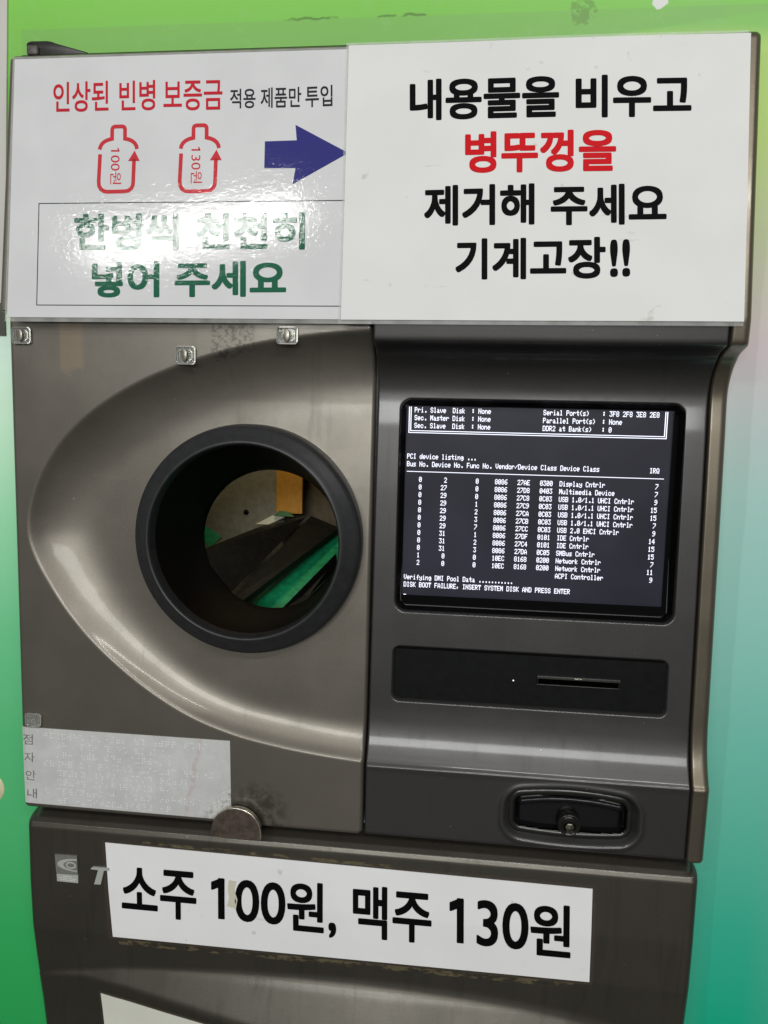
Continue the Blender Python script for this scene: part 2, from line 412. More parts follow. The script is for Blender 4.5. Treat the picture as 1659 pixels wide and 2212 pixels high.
# outline of the recess that sweeps round the opening (x, z), from the seam at the top to the seam at the bottom
arc = [(0.345, 1.4285), (0.307, 1.427), (0.268, 1.4245), (0.230, 1.4195), (0.191, 1.4115), (0.153, 1.4005), (0.112, 1.3850), (0.073, 1.3620), (0.043, 1.3360),
       (0.0225, 1.3050), (0.0125, 1.2760), (0.0105, 1.2520), (0.0150, 1.2360), (0.0280, 1.2120), (0.0460, 1.1840), (0.0685, 1.1570), (0.110, 1.1230), (0.151, 1.0980),
       (0.191, 1.0840), (0.233, 1.0765), (0.270, 1.0715), (0.307, 1.0684), (0.345, 1.0665)]
def smooth_curve(P, n=16):
    P = np.array(P); out = []
    for i in range(len(P)-1):
        p0, p1, p2, p3 = P[max(i-1, 0)], P[i], P[i+1], P[min(i+2, len(P)-1)]
        for t in np.arange(n)/n:
            out.append(0.5*((2*p1)+(-p0+p2)*t+(2*p0-5*p1+4*p2-p3)*t*t+(-p0+3*p1-3*p2+p3)*t**3))
    out.append(P[-1]); return np.array(out)
for _ in range(2):      # iron out small kinks
    A_ = np.array(arc); A_[1:-1] = 0.25*A_[:-2]+0.5*A_[1:-1]+0.25*A_[2:] if _ == 0 else A_[1:-1]; arc = [tuple(p) for p in A_]
AC = smooth_curve(arc, 12)
def arc_sd(X, Z):
    """distance inside the recess outline (positive inside) and how far along the outline"""
    sh = X.shape; P = np.stack([X.ravel(), Z.ravel()], 1); best = np.full(len(P), 1e9); tt = np.zeros(len(P))
    a, b = AC[:-1], AC[1:]; n = len(a)
    for i in range(n):
        ab = b[i]-a[i]; h = np.clip(((P-a[i]) @ ab)/(ab @ ab), 0, 1)
        dd = np.hypot(*(P-a[i]-h[:, None]*ab).T); m = dd < best; best[m] = dd[m]; tt[m] = (i+h[m])/n
    poly = np.vstack([AC, [(0.5, AC[-1][1]), (0.5, AC[0][1])]]); ins = np.zeros(len(P), bool); j = len(poly)-1
    for i in range(len(poly)):
        xi, zi = poly[i]; xj, zj = poly[j]
        c_ = ((zi > P[:, 1]) != (zj > P[:, 1])) & (P[:, 0] < (xj-xi)*(P[:, 1]-zi)/(zj-zi+1e-12)+xi); ins ^= c_; j = i
    return (np.where(ins, best, -best)).reshape(sh), tt.reshape(sh)
DZ = ([1.06, 1.10, 1.20, 1.30, 1.37, 1.43], [0.0110, 0.0130, 0.0165, 0.0210, 0.0250, 0.0265])
def left_y(X, Z):
    y = np.interp(Z, [1.0, 1.4355, 1.4375, 1.70], [0, 0, hood(1.4375)+0.001, hood(1.70)+0.001])
    m = (Z < 1.44) & (Z > 1.05)
    d_ = np.zeros_like(X); t_ = np.zeros_like(X)
    d1, t1 = arc_sd(X[m], Z[m]); d_[m] = d1; t_[m] = t1
    w = np.interp(Z, [1.06, 1.10, 1.15, 1.20, 1.26, 1.34, 1.39, 1.43], [0.029, 0.031, 0.040, 0.050, 0.060, 0.056, 0.050, 0.046])
    q = np.maximum(np.sqrt(np.maximum(d_, 0)**2 + 0.0012**2)-0.0012, 0)/w
    g = 1-(1-np.clip(q, 0, 1))**2.4
    gb = g.copy()
    for _ in range(30):      # ease the crease where the two sides of the recess meet
        gb[1:-1, 1:-1] = (gb[1:-1, 1:-1]*2+gb[:-2, 1:-1]+gb[2:, 1:-1]+gb[1:-1, :-2]+gb[1:-1, 2:])/6
    k_ = sm((d_-0.008)/0.012); g = g*(1-k_)+gb*k_
    y = y + np.interp(Z, *DZ)*g
    e = np.minimum(X-0.0, Z-1.0035); y = y + rnd(e, 0.004)
    y = y + rnd(0.3072-X, 0.0035)
    y = y + rnd(ZT-Z, 0.005)
    return y
RCX, RCZ = 0.2035, 1.2535
xs = lines(0.0, 0.3072, 0.0014, (0.0, 0.3072), 0.0005, 0.004); zs = lines(1.0035, ZT, 0.0014, (1.0035, 1.4365, ZT), 0.0006, 0.003)
zs = np.array([z for i, z in enumerate(zs) if z < 1.445 or z > 1.635 or i % 4 == 0])
kid(grid('left_panel', xs, zs, left_y, m_left, keep=lambda x, z: np.hypot(x-RCX, z-RCZ) > 0.088, back=0.032, corner=0.005))

# profile of the right half: hood lip, deep cove, leaning screen face, ramp and lower apron
RP = [(1.0, 0.0012), (1.062, -0.0010), (1.0668, -0.0016), (1.0690, 0.0004), (1.0740, 0.0030), (1.0830, 0.0068), (1.0920, 0.0096), (1.1000, 0.0112), (1.112, 0.0126), (1.2, 0.0165), (1.3, 0.0210), (1.355, 0.0240),
      (1.3700, 0.0252), (1.3800, 0.0256), (1.3880, 0.0245), (1.3960, 0.0210), (1.4040, 0.0150), (1.4100, 0.0080), (1.4135, 0.0010), (1.4152, -0.0070), (1.4162, -0.0118), (1.4190, -0.0128), (1.4325, -0.0140), (1.4350, hood(1.4350)), (1.70, hood(1.70))]
zz = np.arange(0.99, 1.70, 0.0002); yy = np.interp(zz, [p[0] for p in RP], [p[1] for p in RP])
def gs(a, s):
    n = int(4*s); kx = np.exp(-0.5*(np.arange(-n, n+1)/s)**2); kx /= kx.sum(); return np.convolve(np.pad(a, n, mode='edge'), kx, 'valid')
yy = np.where(zz > 1.09, gs(yy, 5), gs(yy, 4)); yc = gs(np.interp(zz, [p[0] for p in RP], [p[1] for p in RP]), 16)
yy = np.where((zz > 1.072) & (zz < 1.409), yc, yy)
RPy = lambda Z: np.interp(Z, zz, yy)
SX0, SX1, SZ0, SZ1, SR = 0.3290, 0.5560, 1.1970, 1.3740, 0.009
KX0, KX1, KZ0, KZ1, KR = 0.3285, 0.5540, 1.1200, 1.1668, 0.006
HX, HZ = 0.4805, 1.0345
def handle_sd(X, Z):
    u = (X-HX)/0.0545; bow = 0.0045*u*u
    Zt = np.where(Z > HZ, Z+bow*1.2, Z-bow*0.9)
    return sdbox(X, Zt, HX-0.0545, HX+0.0545, HZ-0.0245, HZ+0.0250, 0.014)
def right_y(X, Z):
    y = RPy(Z)
    s = sdbox(X, Z, SX0, SX1, SZ0, SZ1, SR); y = y + 0.0085*sm((0.0012-s)/0.0042)
    kx = sdbox(X, Z, KX0, KX1, KZ0, KZ1, KR); y = y + 0.0050*sm((0.0010-kx)/0.0036)
    h = handle_sd(X, Z); y = y + 0.0065*sm((0.0005-h)/0.0060) - 0.0012*np.exp(-((h-0.0018)/0.0022)**2)
    y = y + rnd(X-0.3092, 0.0015) + rnd(0.5732-X, 0.0012) + rnd(Z-1.0040, 0.003) + rnd(ZT-Z, 0.005)
    return y
xs = lines(0.3092, 0.5732, 0.0013, (0.3092, 0.5732, SX0, SX1), 0.0006, 0.004)
zs = lines(1.0040, ZT, 0.0013, (1.0040, 1.0675, KZ0, KZ1, SZ0, SZ1, 1.4155, ZT), 0.0006, 0.003)
zs = np.array([z for i, z in enumerate(zs) if z < 1.425 or z > 1.635 or i % 4 == 0])
def keep_r(x, z):
    return (sdbox(x, z, SX0, SX1, SZ0, SZ1, SR) > -0.0042) & (sdbox(x, z, KX0, KX1, KZ0, KZ1, KR) > -0.0036) & (handle_sd(x, z) > -0.0062)
RPN = kid(grid('right_panel', xs, zs, right_y, m_right, keep=keep_r, back=0.032, corner=0.002))
# narrow bronze cheek down the right side
def trim_y(X, Z):
    y = RPy(Z) - 0.0018
    return y + rnd(X-0.5745, 0.0018) + rnd(0.5885-X, 0.0055) + rnd(Z-1.0030, 0.003) + rnd(ZT-Z, 0.006)
xs = lines(0.5745, 0.5885, 0.0008, (0.5745, 0.5885), 0.0004, 0.003); zs = lines(1.0030, ZT, 0.0014, (1.0030, 1.0675, 1.4155, ZT), 0.0006, 0.003)
kid(grid('side_trim', xs, zs, trim_y, m_trim, back=0.032, corner=0.003))
# a dark carcass behind the panels, open behind the bottle opening
kid(box('carcass', 0.3040, 0.5860, 0.0325, 0.20, 1.008, 1.632, m_dark))
kid(box('top_cover', 0.006, 0.583, 0.018, 0.16, 1.6430, 1.6490, m_dark, bev=0.002))
# raised lid corner on the top left
o = slab('lid_flap', [(0.0120, 1.6485), (0.0640, 1.6480), (0.0640, 1.6500), (0.0359, 1.6580), (0.0330, 1.6592), (0.0291, 1.6600), (0.0145, 1.6602), (0.0110, 1.6590), (0.0104, 1.6560), (0.0130, 1.6545)], 0.020, 0.028, m_dark)
kid(o); bevel(o, 0.0008, 2)
kid(box('hinge_block', 0.0125, 0.022, 0.0165, 0.0205, 1.6480, 1.6555, simple('scuffed_grey_plastic', (0.09, 0.08, 0.075), 0.5, var=0.4), bev=0.0015))

# ---- round opening: ring, tunnel and what shows inside
ring_prof = [(0.0970, 0.026), (0.0971, 0.008), (0.0967, 0.0035), (0.0952, 0.0005), (0.0932, -0.0010), (0.0890, -0.0035), (0.0852, -0.0062), (0.0832, -0.0078), (0.0820, -0.0082),
             (0.0809, -0.0078), (0.0802, -0.0062), (0.0796, -0.002), (0.0792, 0.004)]
RG = kid(lathe('opening_ring', [(r_, y, RCX, RCZ) for r_, y in ring_prof], m_rubber, n=128))
kid(lathe('tunnel', [(0.0794, 0.002, RCX, RCZ), (0.0785, 0.012, RCX-0.0003, RCZ-0.0015), (0.0740, 0.045, RCX-0.001, RCZ-0.006), (0.0690, 0.085, 0.2020, 1.2420), (0.0668, 0.095, 0.2015, 1.2410), (0.0690, 0.097, 0.2015, 1.2410), (0.095, 0.098, 0.2015, 1.2410)], m_tunnel, n=128))
m_cham = simple('grey_beige_sheet_metal', (0.22, 0.21, 0.17), 0.6, var=0.15)
m_cham2 = simple('brown_sheet_metal', (0.10, 0.075, 0.045), 0.6, var=0.2)
m_orange = simple('orange_sensor_plate', (0.55, 0.26, 0.04), 0.5, var=0.1)
m_green = simple('green_moulded_plastic', (0.010, 0.27, 0.11), 0.4, var=0.25)
m_belt = simple('black_conveyor_rubber', (0.007, 0.007, 0.0065), 0.6, spec=0.2, var=0.4)
CH = kid(box('chamber_wall', 0.02, 0.158, 0.315, 0.33, 1.10, 1.42, m_cham))
kid(box('chamber_wall', 0.150, 0.300, 0.335, 0.35, 1.10, 1.42, m_cham2))
kid(box('chamber_ceiling', 0.02, 0.300, 0.10, 0.35, 1.42, 1.43, m_cham2))
kid(box('chamber_floor', 0.02, 0.300, 0.10, 0.35, 1.085, 1.095, m_tunnel))
kid(box('chamber_side', 0.012, 0.020, 0.10, 0.35, 1.08, 1.43, m_cham2))
kid(box('chamber_side', 0.300, 0.3035, 0.10, 0.35, 1.08, 1.43, m_cham2))
OP = kid(box('sensor_plate', 0.1535, 0.1862, 0.295, 0.302, 1.2425, 1.40, m_orange, bev=0.001))
def quadslab(name, P, th, mat):
    """four world points (front face) given thickness downwards and backwards"""
    P = [Vector(p) for p in P]; n_ = (P[1]-P[0]).cross(P[3]-P[0]).normalized()
    if n_.y > 0: n_ = -n_
    v_ = P + [p - n_*th for p in P]
    return kid(raw(name, v_, [(0, 1, 2, 3), (7, 6, 5, 4), (0, 4, 5, 1), (1, 5, 6, 2), (2, 6, 7, 3), (3, 7, 4, 0)], mat))
# belts climb away from the opening to the right
quadslab('conveyor_belt', [(0.1163, 0.13, 1.2207), (0.1504, 0.13, 1.1799), (0.1928, 0.285, 1.2397), (0.1353, 0.285, 1.2262)], 0.012, m_belt)
quadslab('conveyor_belt', [(0.1506, 0.125, 1.1724), (0.1617, 0.125, 1.1710), (0.2382, 0.260, 1.2323), (0.1996, 0.285, 1.2422)], 0.008, m_belt)
quadslab('belt_guide', [(0.1983, 0.125, 1.1595), (0.2141, 0.125, 1.1603), (0.2489, 0.19, 1.1957), (0.2476, 0.19, 1.214)], 0.006, m_tunnel)
quadslab('green_chute', [(0.1472, 0.140, 1.1422), (0.2667, 0.140, 1.1487), (0.2431, 0.290, 1.2342), (0.1257, 0.260, 1.1522)], 0.004, m_green)
quadslab('green_chute', [(0.055, 0.28, 1.214), (0.075, 0.28, 1.200), (0.088, 0.285, 1.212), (0.064, 0.285, 1.228)], 0.004, m_green)
quadslab('white_ledge', [(0.130, 0.288, 1.2290), (0.146, 0.288, 1.2290), (0.165, 0.292, 1.2385), (0.150, 0.292, 1.2400)], 0.003, simple('white_enamel', (0.6, 0.58, 0.48), 0.5))
quadslab('green_roller', [(0.153, 0.286, 1.2405), (0.178, 0.286, 1.2400), (0.172, 0.287, 1.2455), (0.160, 0.287, 1.2470)], 0.006, simple('dark_green_plastic', (0.03, 0.12, 0.02), 0.5))
quadslab('metal_bracket', [(0.1545, 0.126, 1.1640), (0.1600, 0.126, 1.1605), (0.1660, 0.130, 1.1700), (0.1640, 0.130, 1.1712)], 0.002, m_steel)
for bx, bz in ((0.110, 1.2400), (0.232, 1.232)):
    kid(lathe('bolt_hole', [(0.0035, 0.3145 if bx < 0.2 else 0.3345, bx, bz), (0.0030, 0.3135 if bx < 0.2 else 0.3335, bx, bz), (0.0001, 0.3135 if bx < 0.2 else 0.3335, bx, bz)], m_tunnel, n=16))
il = bpy.data.lights.new('chamber_lamp', 'AREA'); il.size = 0.05; il.energy = 0.13; il.color = (1.0, 0.86, 0.52)
io = bpy.data.objects.new('chamber_lamp', il); COL.objects.link(io); io.location = (0.17, 0.16, 1.412)
io.rotation_euler = (math.radians(20), 0, 0)

# ---- display: deep black bezel, glass and the boot text
def bez_y(X, Z):
    s = sdbox(X, Z, SX0+0.0025, SX1-0.0025, SZ0+0.0025, SZ1-0.0025, SR-0.002)
    return np.interp(Z, [1.1, 1.4], [0.0198, 0.0325]) + 0.0*X + np.where(s > 0, 0, 0) + (0.0355-np.interp(Z, [1.1, 1.4], [0.0198, 0.0325]))*0.35*sm((-s)/0.002)
xs = lines(SX0+0.0012, SX1-0.0012, 0.002, (SX0, SX1), 0.0008, 0.006); zs = lines(SZ0+0.0012, SZ1-0.0012, 0.002, (SZ0, SZ1), 0.0008, 0.006)
AX0, AX1, AZ0, AZ1 = 0.3341, 0.5470, 1.2087, 1.3682       # lit area of the screen
BZ = kid(grid('display_bezel', xs, zs, lambda X, Z: np.interp(sdbox(X, Z, SX0, SX1, SZ0, SZ1, SR), [-0.004, -0.0012], [0.0272, 0.0185]), simple('dull_black_bezel', (0.003, 0.003, 0.0035), 0.75, spec=0.05), corner=SR-0.0012,
              keep=lambda x, z: ~((x > AX0-0.0008) & (x < AX1+0.0008) & (z > AZ0-0.0008) & (z < AZ1+0.0008))))
def emi(name, col, st, base=(0.01, 0.01, 0.012), rough=0.25):
    k = NT(name); k.set(Base_Color=base, Roughness=rough, Emission_Color=col, Emission_Strength=st); return k.m
k = NT('lcd_dark_glow'); n = k.noise(14, 2)
k.set(Base_Color=(0.006, 0.006, 0.007), Roughness=0.42, Specular_IOR_Level=0.22, Emission_Strength=1.0, Emission_Color=k.mix(k.rng(n, 0.3, 0.7), (0.009, 0.009, 0.016), (0.017, 0.017, 0.028)))
SC = kid(box('screen', AX0-0.002, AX1+0.002, 0.0300, 0.0320, AZ0-0.002, AZ1+0.002, k.m)); SC['label'] = 'dark screen with white boot failure text'
F5 = {'!': '00005F0000', '(': '001C224100', ')': '0041221C00', ',': '0050300000', '.': '0000606000', '/': '2010080402', ':': '0036360000', '0': '3E5149453E', '1': '00427F4000',
 '2': '4261514946', '3': '2141454B31', '4': '1814127F10', '5': '2745454539', '6': '3C4A494931', '7': '4121110907', '8': '3649494936', '9': '464949291E', 'A': '7C1211127C', 'B': '7F49494936',
 'C': '3E41414122', 'D': '7F4141413E', 'E': '7F49494941', 'F': '7F09090901', 'G': '3E41415173', 'H': '7F0808087F', 'I': '00417F4100', 'K': '7F08142241', 'L': '7F40404040', 'M': '7F021C027F',
 'N': '7F0408107F', 'O': '3E4141413E', 'P': '7F09090906', 'Q': '3E4151215E', 'R': '7F09192946', 'S': '2649494932', 'T': '03017F0103', 'U': '3F4040403F', 'V': '1F2040201F', 'Y': '0304780403',
 'a': '2054547840', 'b': '7F28444438', 'c': '3844444428', 'd': '384444287F', 'e': '3854545418', 'f': '00087E0902', 'g': '18A4A49C78', 'i': '00447D4000', 'k': '7F10284400', 'l': '00417F4000',
 'm': '7C04780478', 'n': '7C08040478', 'o': '3844444438', 'p': 'FC18242418', 'r': '7C08040408', 's': '4854545424', 't': '04043F4424', 'u': '3C4040207C', 'v': '1C2040201C', 'w': '3C4030403C', 'y': '4C9090907C',
 '_': '8080808080'}
rows = {0: [(2, 'Pri. Slave  Disk  : None'), (42, 'Serial Port(s)'), (60, ': 3F8 2F8 3E8 2E8')],
        1: [(2, 'Sec. Master Disk  : None'), (42, 'Parallel Port(s)'), (60, ': None')],
        2: [(2, 'Sec. Slave  Disk  : None'), (42, 'DDR2 at Bank(s)'), (60, ': 0')],
        6: [(0, 'PCI device listing ...')],
        7: [(0, 'Bus No. Device No. Func No. Vendor/Device Class Device Class'), (75, 'IRQ')],
        22: [(0, 'Verifying DMI Pool Data ...........')], 23: [(0, 'DISK BOOT FAILURE, INSERT SYSTEM DISK AND PRESS ENTER')], 24: [(0, '_')]}
dev = [('0', '2', '0', '8086', '27AE', '0300', 'Display Cntrlr', '7'), ('0', '27', '0', '8086', '27D8', '0403', 'Multimedia Device', '7'),
       ('0', '29', '0', '8086', '27C8', '0C03', 'USB 1.0/1.1 UHCI Cntrlr', '9'), ('0', '29', '1', '8086', '27C9', '0C03', 'USB 1.0/1.1 UHCI Cntrlr', '15'),
       ('0', '29', '2', '8086', '27CA', '0C03', 'USB 1.0/1.1 UHCI Cntrlr', '15'), ('0', '29', '3', '8086', '27CB', '0C03', 'USB 1.0/1.1 UHCI Cntrlr', '7'),
       ('0', '29', '7', '8086', '27CC', '0C03', 'USB 2.0 EHCI Cntrlr', '9'), ('0', '31', '1', '8086', '27DF', '0101', 'IDE Cntrlr', '14'),
       ('0', '31', '2', '8086', '27C4', '0101', 'IDE Cntrlr', '15'), ('0', '31', '3', '8086', '27DA', '0C05', 'SMBus Cntrlr', '15'),
       ('1', '0', '0', '10EC', '8168', '0200', 'Network Cntrlr', '7'), ('2', '0', '0', '10EC', '8168', '0200', 'Network Cntrlr', '11'), ('', '', '', '', '', '', 'ACPI Controller', '9')]
for i, (a, b, c_, d_, e_, f_, g_, h_) in enumerate(dev):
    rows[9+i] = [(4, a), (13-len(b), b), (22, c_), (28, d_), (35, e_), (42, f_), (48, g_), (78-len(h_), h_)]
CW, RH = (AX1-AX0)/80.6, (AZ1-AZ0)/24.75
TV, TF = [], []
TY = 0.0297
def cellq(x0, z0, x1, z1):
    b = len(TV); TV.extend([(x0, TY, z0), (x1, TY, z0), (x1, TY, z1), (x0, TY, z1)]); TF.append((b, b+1, b+2, b+3))
ZTOP = AZ1 + 0.0004
for rI, segs in rows.items():
    for c0, s in segs:
        for ci, ch in enumerate(s):
            if ch not in F5: continue
            cols = [int(F5[ch][2*i:2*i+2], 16) for i in range(5)]
            ox = AX0 + 0.0006 + (c0+ci)*CW; oz = ZTOP - rI*RH; pw, ph = CW*0.165, RH*0.094
            for bit in range(8):
                i = 0
                while i < 5:
                    if cols[i] >> bit & 1:
                        j = i
                        while j+1 < 5 and cols[j+1] >> bit & 1: j += 1
                        cellq(ox+i*pw, oz-RH*0.14-(bit+1)*ph, ox+(j+1)*pw+pw*0.25, oz-RH*0.14-bit*ph+ph*0.12); i = j+1
                    else: i += 1
bx0, bx1 = AX0+0.0006+CW*0.2, AX0+0.0006+79.4*CW; bzb = ZTOP-3.45*RH
for dx in (0, CW*0.55):
    cellq(bx0+dx, bzb+dx*1.1, bx0+dx+CW*0.28, AZ1); cellq(bx1-dx-CW*0.28, bzb+dx*1.1, bx1-dx, AZ1)
    cellq(bx0+dx+CW*0.28, bzb+dx*1.1, bx1-dx-CW*0.28, bzb+dx*1.1+RH*0.10)
cellq(AX0+0.0006, ZTOP-8.5*RH, bx1, ZTOP-8.5*RH+RH*0.09)
o = raw('boot_text', TV, TF, emi('lcd_white_text', (0.86, 0.88, 1.0), 1.35)); o.parent = SC

# ---- card reader plate
m_lip = simple('satin_black_slot_lip', (0.035, 0.033, 0.031), 0.35)
KP = kid(box('card_reader_plate', KX0+0.002, KX1-0.002, 0.0158, 0.0185, KZ0+0.002, KZ1-0.002, m_blackmatt))
# front of the plate leans with the panel; slot with a lip round it
sx0, sx1, sz0, sz1 = 0.4490, 0.5165, 1.1405, 1.1490
for nm, q in (('slot_lip', (sx0, sx1, 0.0128, 0.0158, sz1-0.0026, sz1)), ('slot_lip', (sx0, sx1, 0.0146, 0.0158, sz0, sz0+0.0008))):
    o = box(nm, *q, m_lip, bev=0.0005); o.parent = KP
for q in ((sx0, sx0+0.0014), (sx1-0.0014, sx1)):
    o = box('slot_lip', q[0], q[1], 0.0143, 0.0158, sz0+0.0009, sz1-0.0027, m_black); o.parent = KP
o = box('slot_mouth', sx0+0.0014, sx1-0.0014, 0.0152, 0.0157, sz0+0.0009, sz1-0.0027, simple('slot_void', (0.0008, 0.0008, 0.0008), 0.9, spec=0.0)); o.parent = KP
o = box('slot_notch', 0.4790, 0.4860, 0.0123, 0.0129, sz1-0.0018, sz1-0.0006, m_steel, bev=0.0002); o.parent = KP
o = lathe('indicator_lamp', [(0.0006, 0.0158, 0.4300, 1.1427), (0.0005, 0.0152, 0.4300, 1.1427), (0.00005, 0.0151, 0.4300, 1.1427)], emi('white_indicator_glow', (1, 1, 1), 1.2), n=12); o.parent = KP

# ---- latch handle in its pocket
m_ol = paint('scuffed_pocket_rim', (0.018, 0.017, 0.014), 0.3, 0.4)
HP_ = kid(grid('handle_pocket', lines(HX-0.056, HX+0.056, 0.001, (), 0.0008), lines(HZ-0.027, HZ+0.027, 0.001, (), 0.0008),
     lambda X, Z: 0.0058 + 0.0095*sm((-0.0052-handle_sd(X, Z))/0.0035), m_black, keep=lambda x, z: handle_sd(x, z) < -0.0048))
kid(grid('pocket_rim', lines(HX-0.058, HX+0.058, 0.0008, (), 0.0006), lines(HZ-0.028, HZ+0.028, 0.0008, (), 0.0006),
     lambda X, Z: 0.0062 - 0.0018*np.cos(np.clip((handle_sd(X, Z)+0.0062)/0.0026, -1.6, 1.6)), m_ol, keep=lambda x, z: (handle_sd(x, z) < -0.0040) & (handle_sd(x, z) > -0.0088)))
def lever(X, Z):
    u = (X-HX)/0.047; top = HZ+0.0150-0.0055*u*u; return 0.0030+0.0075*sm((top-0.0035-Z)/0.004) + 0.0025*sm((Z-top+0.001)/0.002) + 0.006*sm((np.abs(u)-0.86)/0.14)
LVR = grid('handle_lever', lines(HX-0.045, HX+0.045, 0.0012, (), 0.001), lines(HZ-0.016, HZ+0.0150, 0.0008, (), 0.0006), lever, m_black, back=0.015); LVR.parent = HP_
bxp, bzp = 0.4800, 1.0262
m_collar = simple('greasy_dark_collar', (0.02, 0.019, 0.016), 0.22, metal=0.3)
o = lathe('lever_bolt', [(0.0098, 0.0085, bxp, bzp), (0.0096, 0.0035, bxp, bzp), (0.0088, 0.0018, bxp, bzp), (0.0080, 0.0018, bxp, bzp), (0.0074, 0.0035, bxp, bzp), (0.0062, 0.0038, bxp, bzp), (0.0056, 0.0010, bxp, bzp), (0.0046, -0.0002, bxp, bzp)], m_collar, n=48); o.parent = HP_
hexp = [(0.0046*math.cos(a*math.pi/3), 0.0046*math.sin(a*math.pi/3)) for a in range(6)]
o = slab('bolt_head', [(bxp+0.86*x, bzp+0.86*z) for x, z in hexp], -0.0016, 0.001, simple('greasy_steel', (0.22, 0.21, 0.16), 0.28, metal=0.9, var=0.4)); bevel(o, 0.0006, 2); o.parent = HP_
o = lathe('bolt_socket', [(0.0022, -0.0023, bxp, bzp), (0.0018, -0.0010, bxp, bzp), (0.0001, -0.0010, bxp, bzp)], m_tunnel, n=6); o.parent = HP_

# ---- round steel lock tab standing in the gap
TX, TZ, TR = 0.1995, 1.0020, 0.0222
pts = [(TX+TR*math.cos(a), TZ+TR*math.sin(a)) for a in np.linspace(-0.25, math.pi+0.25, 40)]
o = kid(slab('lock_tab', pts, -0.0095, -0.0048, m_steel))
bevel(o, 0.0005, 2)
pts = [(TX+(TR-0.0010)*math.cos(a), TZ+(TR-0.0010)*math.sin(a)) for a in np.linspace(-0.25, math.pi+0.25, 40)]
f_ = slab('tab_face', pts, -0.0098, -0.0090, m_tabface); f_.parent = o

# ------------------------------------------------------------------ lower cabinet (part of the same machine)
ZC = 0.9975
zu_p = ([0.0, 0.018, 0.08, 0.13, 0.19, 0.25, 0.30, 0.35, 0.40, 0.445, 0.487, 0.53, 0.588], [0.832, 0.8375, 0.8500, 0.8560, 0.8610, 0.8650, 0.8665, 0.8665, 0.8645, 0.8610, 0.8560, 0.8470, 0.830])
zl_p = ([0.0, 0.02, 0.0465, 0.09, 0.122, 0.1765, 0.233, 0.35, 0.50, 0.588], [0.831, 0.8340, 0.8370, 0.8340, 0.8290, 0.8200, 0.8110, 0.790, 0.770, 0.76])
def low_y(X, Z):
    base = np.interp(Z, [0, 0.70, 0.76, 0.80, 0.85, 0.885, 0.93, 0.984, 0.988, 0.9915, 0.9945, 1.0], [0.030, 0.030, 0.0240, 0.0185, 0.0100, 0.0050, 0.0030, 0.0030, 0.0045, 0.0085, 0.0150, 0.0290])
    zu = np.interp(X, *zu_p); zl = np.interp(X, *zl_p); gap = np.maximum(zu-zl, 0.001)
    t = np.clip((zu-Z)/gap, 0, 1); s = np.where(t < 0.12, t*t/0.24, t-0.06); s = np.where(t > 0.8, 0.74+(1-((1-np.clip(t, 0.8, 1))/0.2)**2)*0.1, s)
    y = base - gap*0.62*s*sm((Z-0.60)/0.10)
    return y + rnd(np.minimum(X-0.0, 0.587-X), 0.006)
xs = lines(0.0, 0.587, 0.003, (0.0, 0.587), 0.0007, 0.006)
zs = np.concatenate([lines(0.0, 0.76, 0.02), lines(0.762, ZC, 0.002, (0.991,), 0.0005, 0.006)])
LC = kid(grid('lower_cabinet', xs, zs, low_y, m_low, back=0.032, corner=0.009))
ly1 = lambda dy: (lambda x, z: float(low_y(np.array([[x]]), np.array([[z]]))[0, 0]) + dy)
# badge: two small plates with an eye-shaped swirl, and the tail of a raised letter
bd = slab('badge', [(0.0287, 0.9423), (0.0492, 0.9427), (0.0487, 0.9606), (0.0277, 0.9602)], 0.0016, 0.0028, m_badge); bd.parent = LC
bd2 = slab('badge', [(0.0293, 0.9345), (0.0493, 0.9344), (0.0494, 0.9421), (0.0290, 0.9416)], 0.0016, 0.0028, m_badge2); bd2.parent = LC
def ell(cx, cz, a, b, a0, a1, n=30): return [(cx+a*math.cos(t), cz+b*math.sin(t)) for t in np.linspace(a0, a1, n)]
out = ell(0.0487, 0.9515, 0.0185, 0.0062, math.pi/2, 3*math.pi/2); inn = ell(0.0490, 0.9512, 0.0130, 0.0046, 3*math.pi/2, math.pi/2)
n_ = len(out); sw = [(x, z) for x, z in out+inn[::1]]
fq = [(i, i+1, 2*n_-2-i, 2*n_-1-i) for i in range(n_-1)]
flat('badge_swirl', sw, fq, lambda x, z: 0.0013, m_badge2).parent = LC
ov, of = stroke(ell(0.0432, 0.9512, 0.0042, 0.0026, 0, 2*math.pi, 28)[:-1], 0.0016, True)
flat('badge_swirl', ov, of, lambda x, z: 0.0012, m_badge2).parent = LC
m_white_print = simple('white_badge_print', (0.62, 0.63, 0.60), 0.5)
bv, bf = [], []
for x0, x1, z in ((0.0350, 0.0435, 0.9400), (0.0318, 0.0400, 0.9384), (0.0410, 0.0482, 0.9382), (0.0325, 0.0470, 0.9366)):
    q = len(bv); bv += [(x0, z-0.0004), (x1, z-0.0005), (x1, z+0.0004), (x0, z+0.0005)]; bf.append((q, q+1, q+2, q+3))
flat('badge_small_print', bv, bf, lambda x, z: 0.0013, m_white_print).parent = LC
o = slab('raised_letter', [(0.0648, 0.9351), (0.0709, 0.9354), (0.0742, 0.9489), (0.0790, 0.9494), (0.0790, 0.9517), (0.0639, 0.9515), (0.0626, 0.9508), (0.0616, 0.9492), (0.0688, 0.9490)], 0.0012, 0.0028, m_badge2); o.parent = LC
for o in (bd, bd2):
    pass

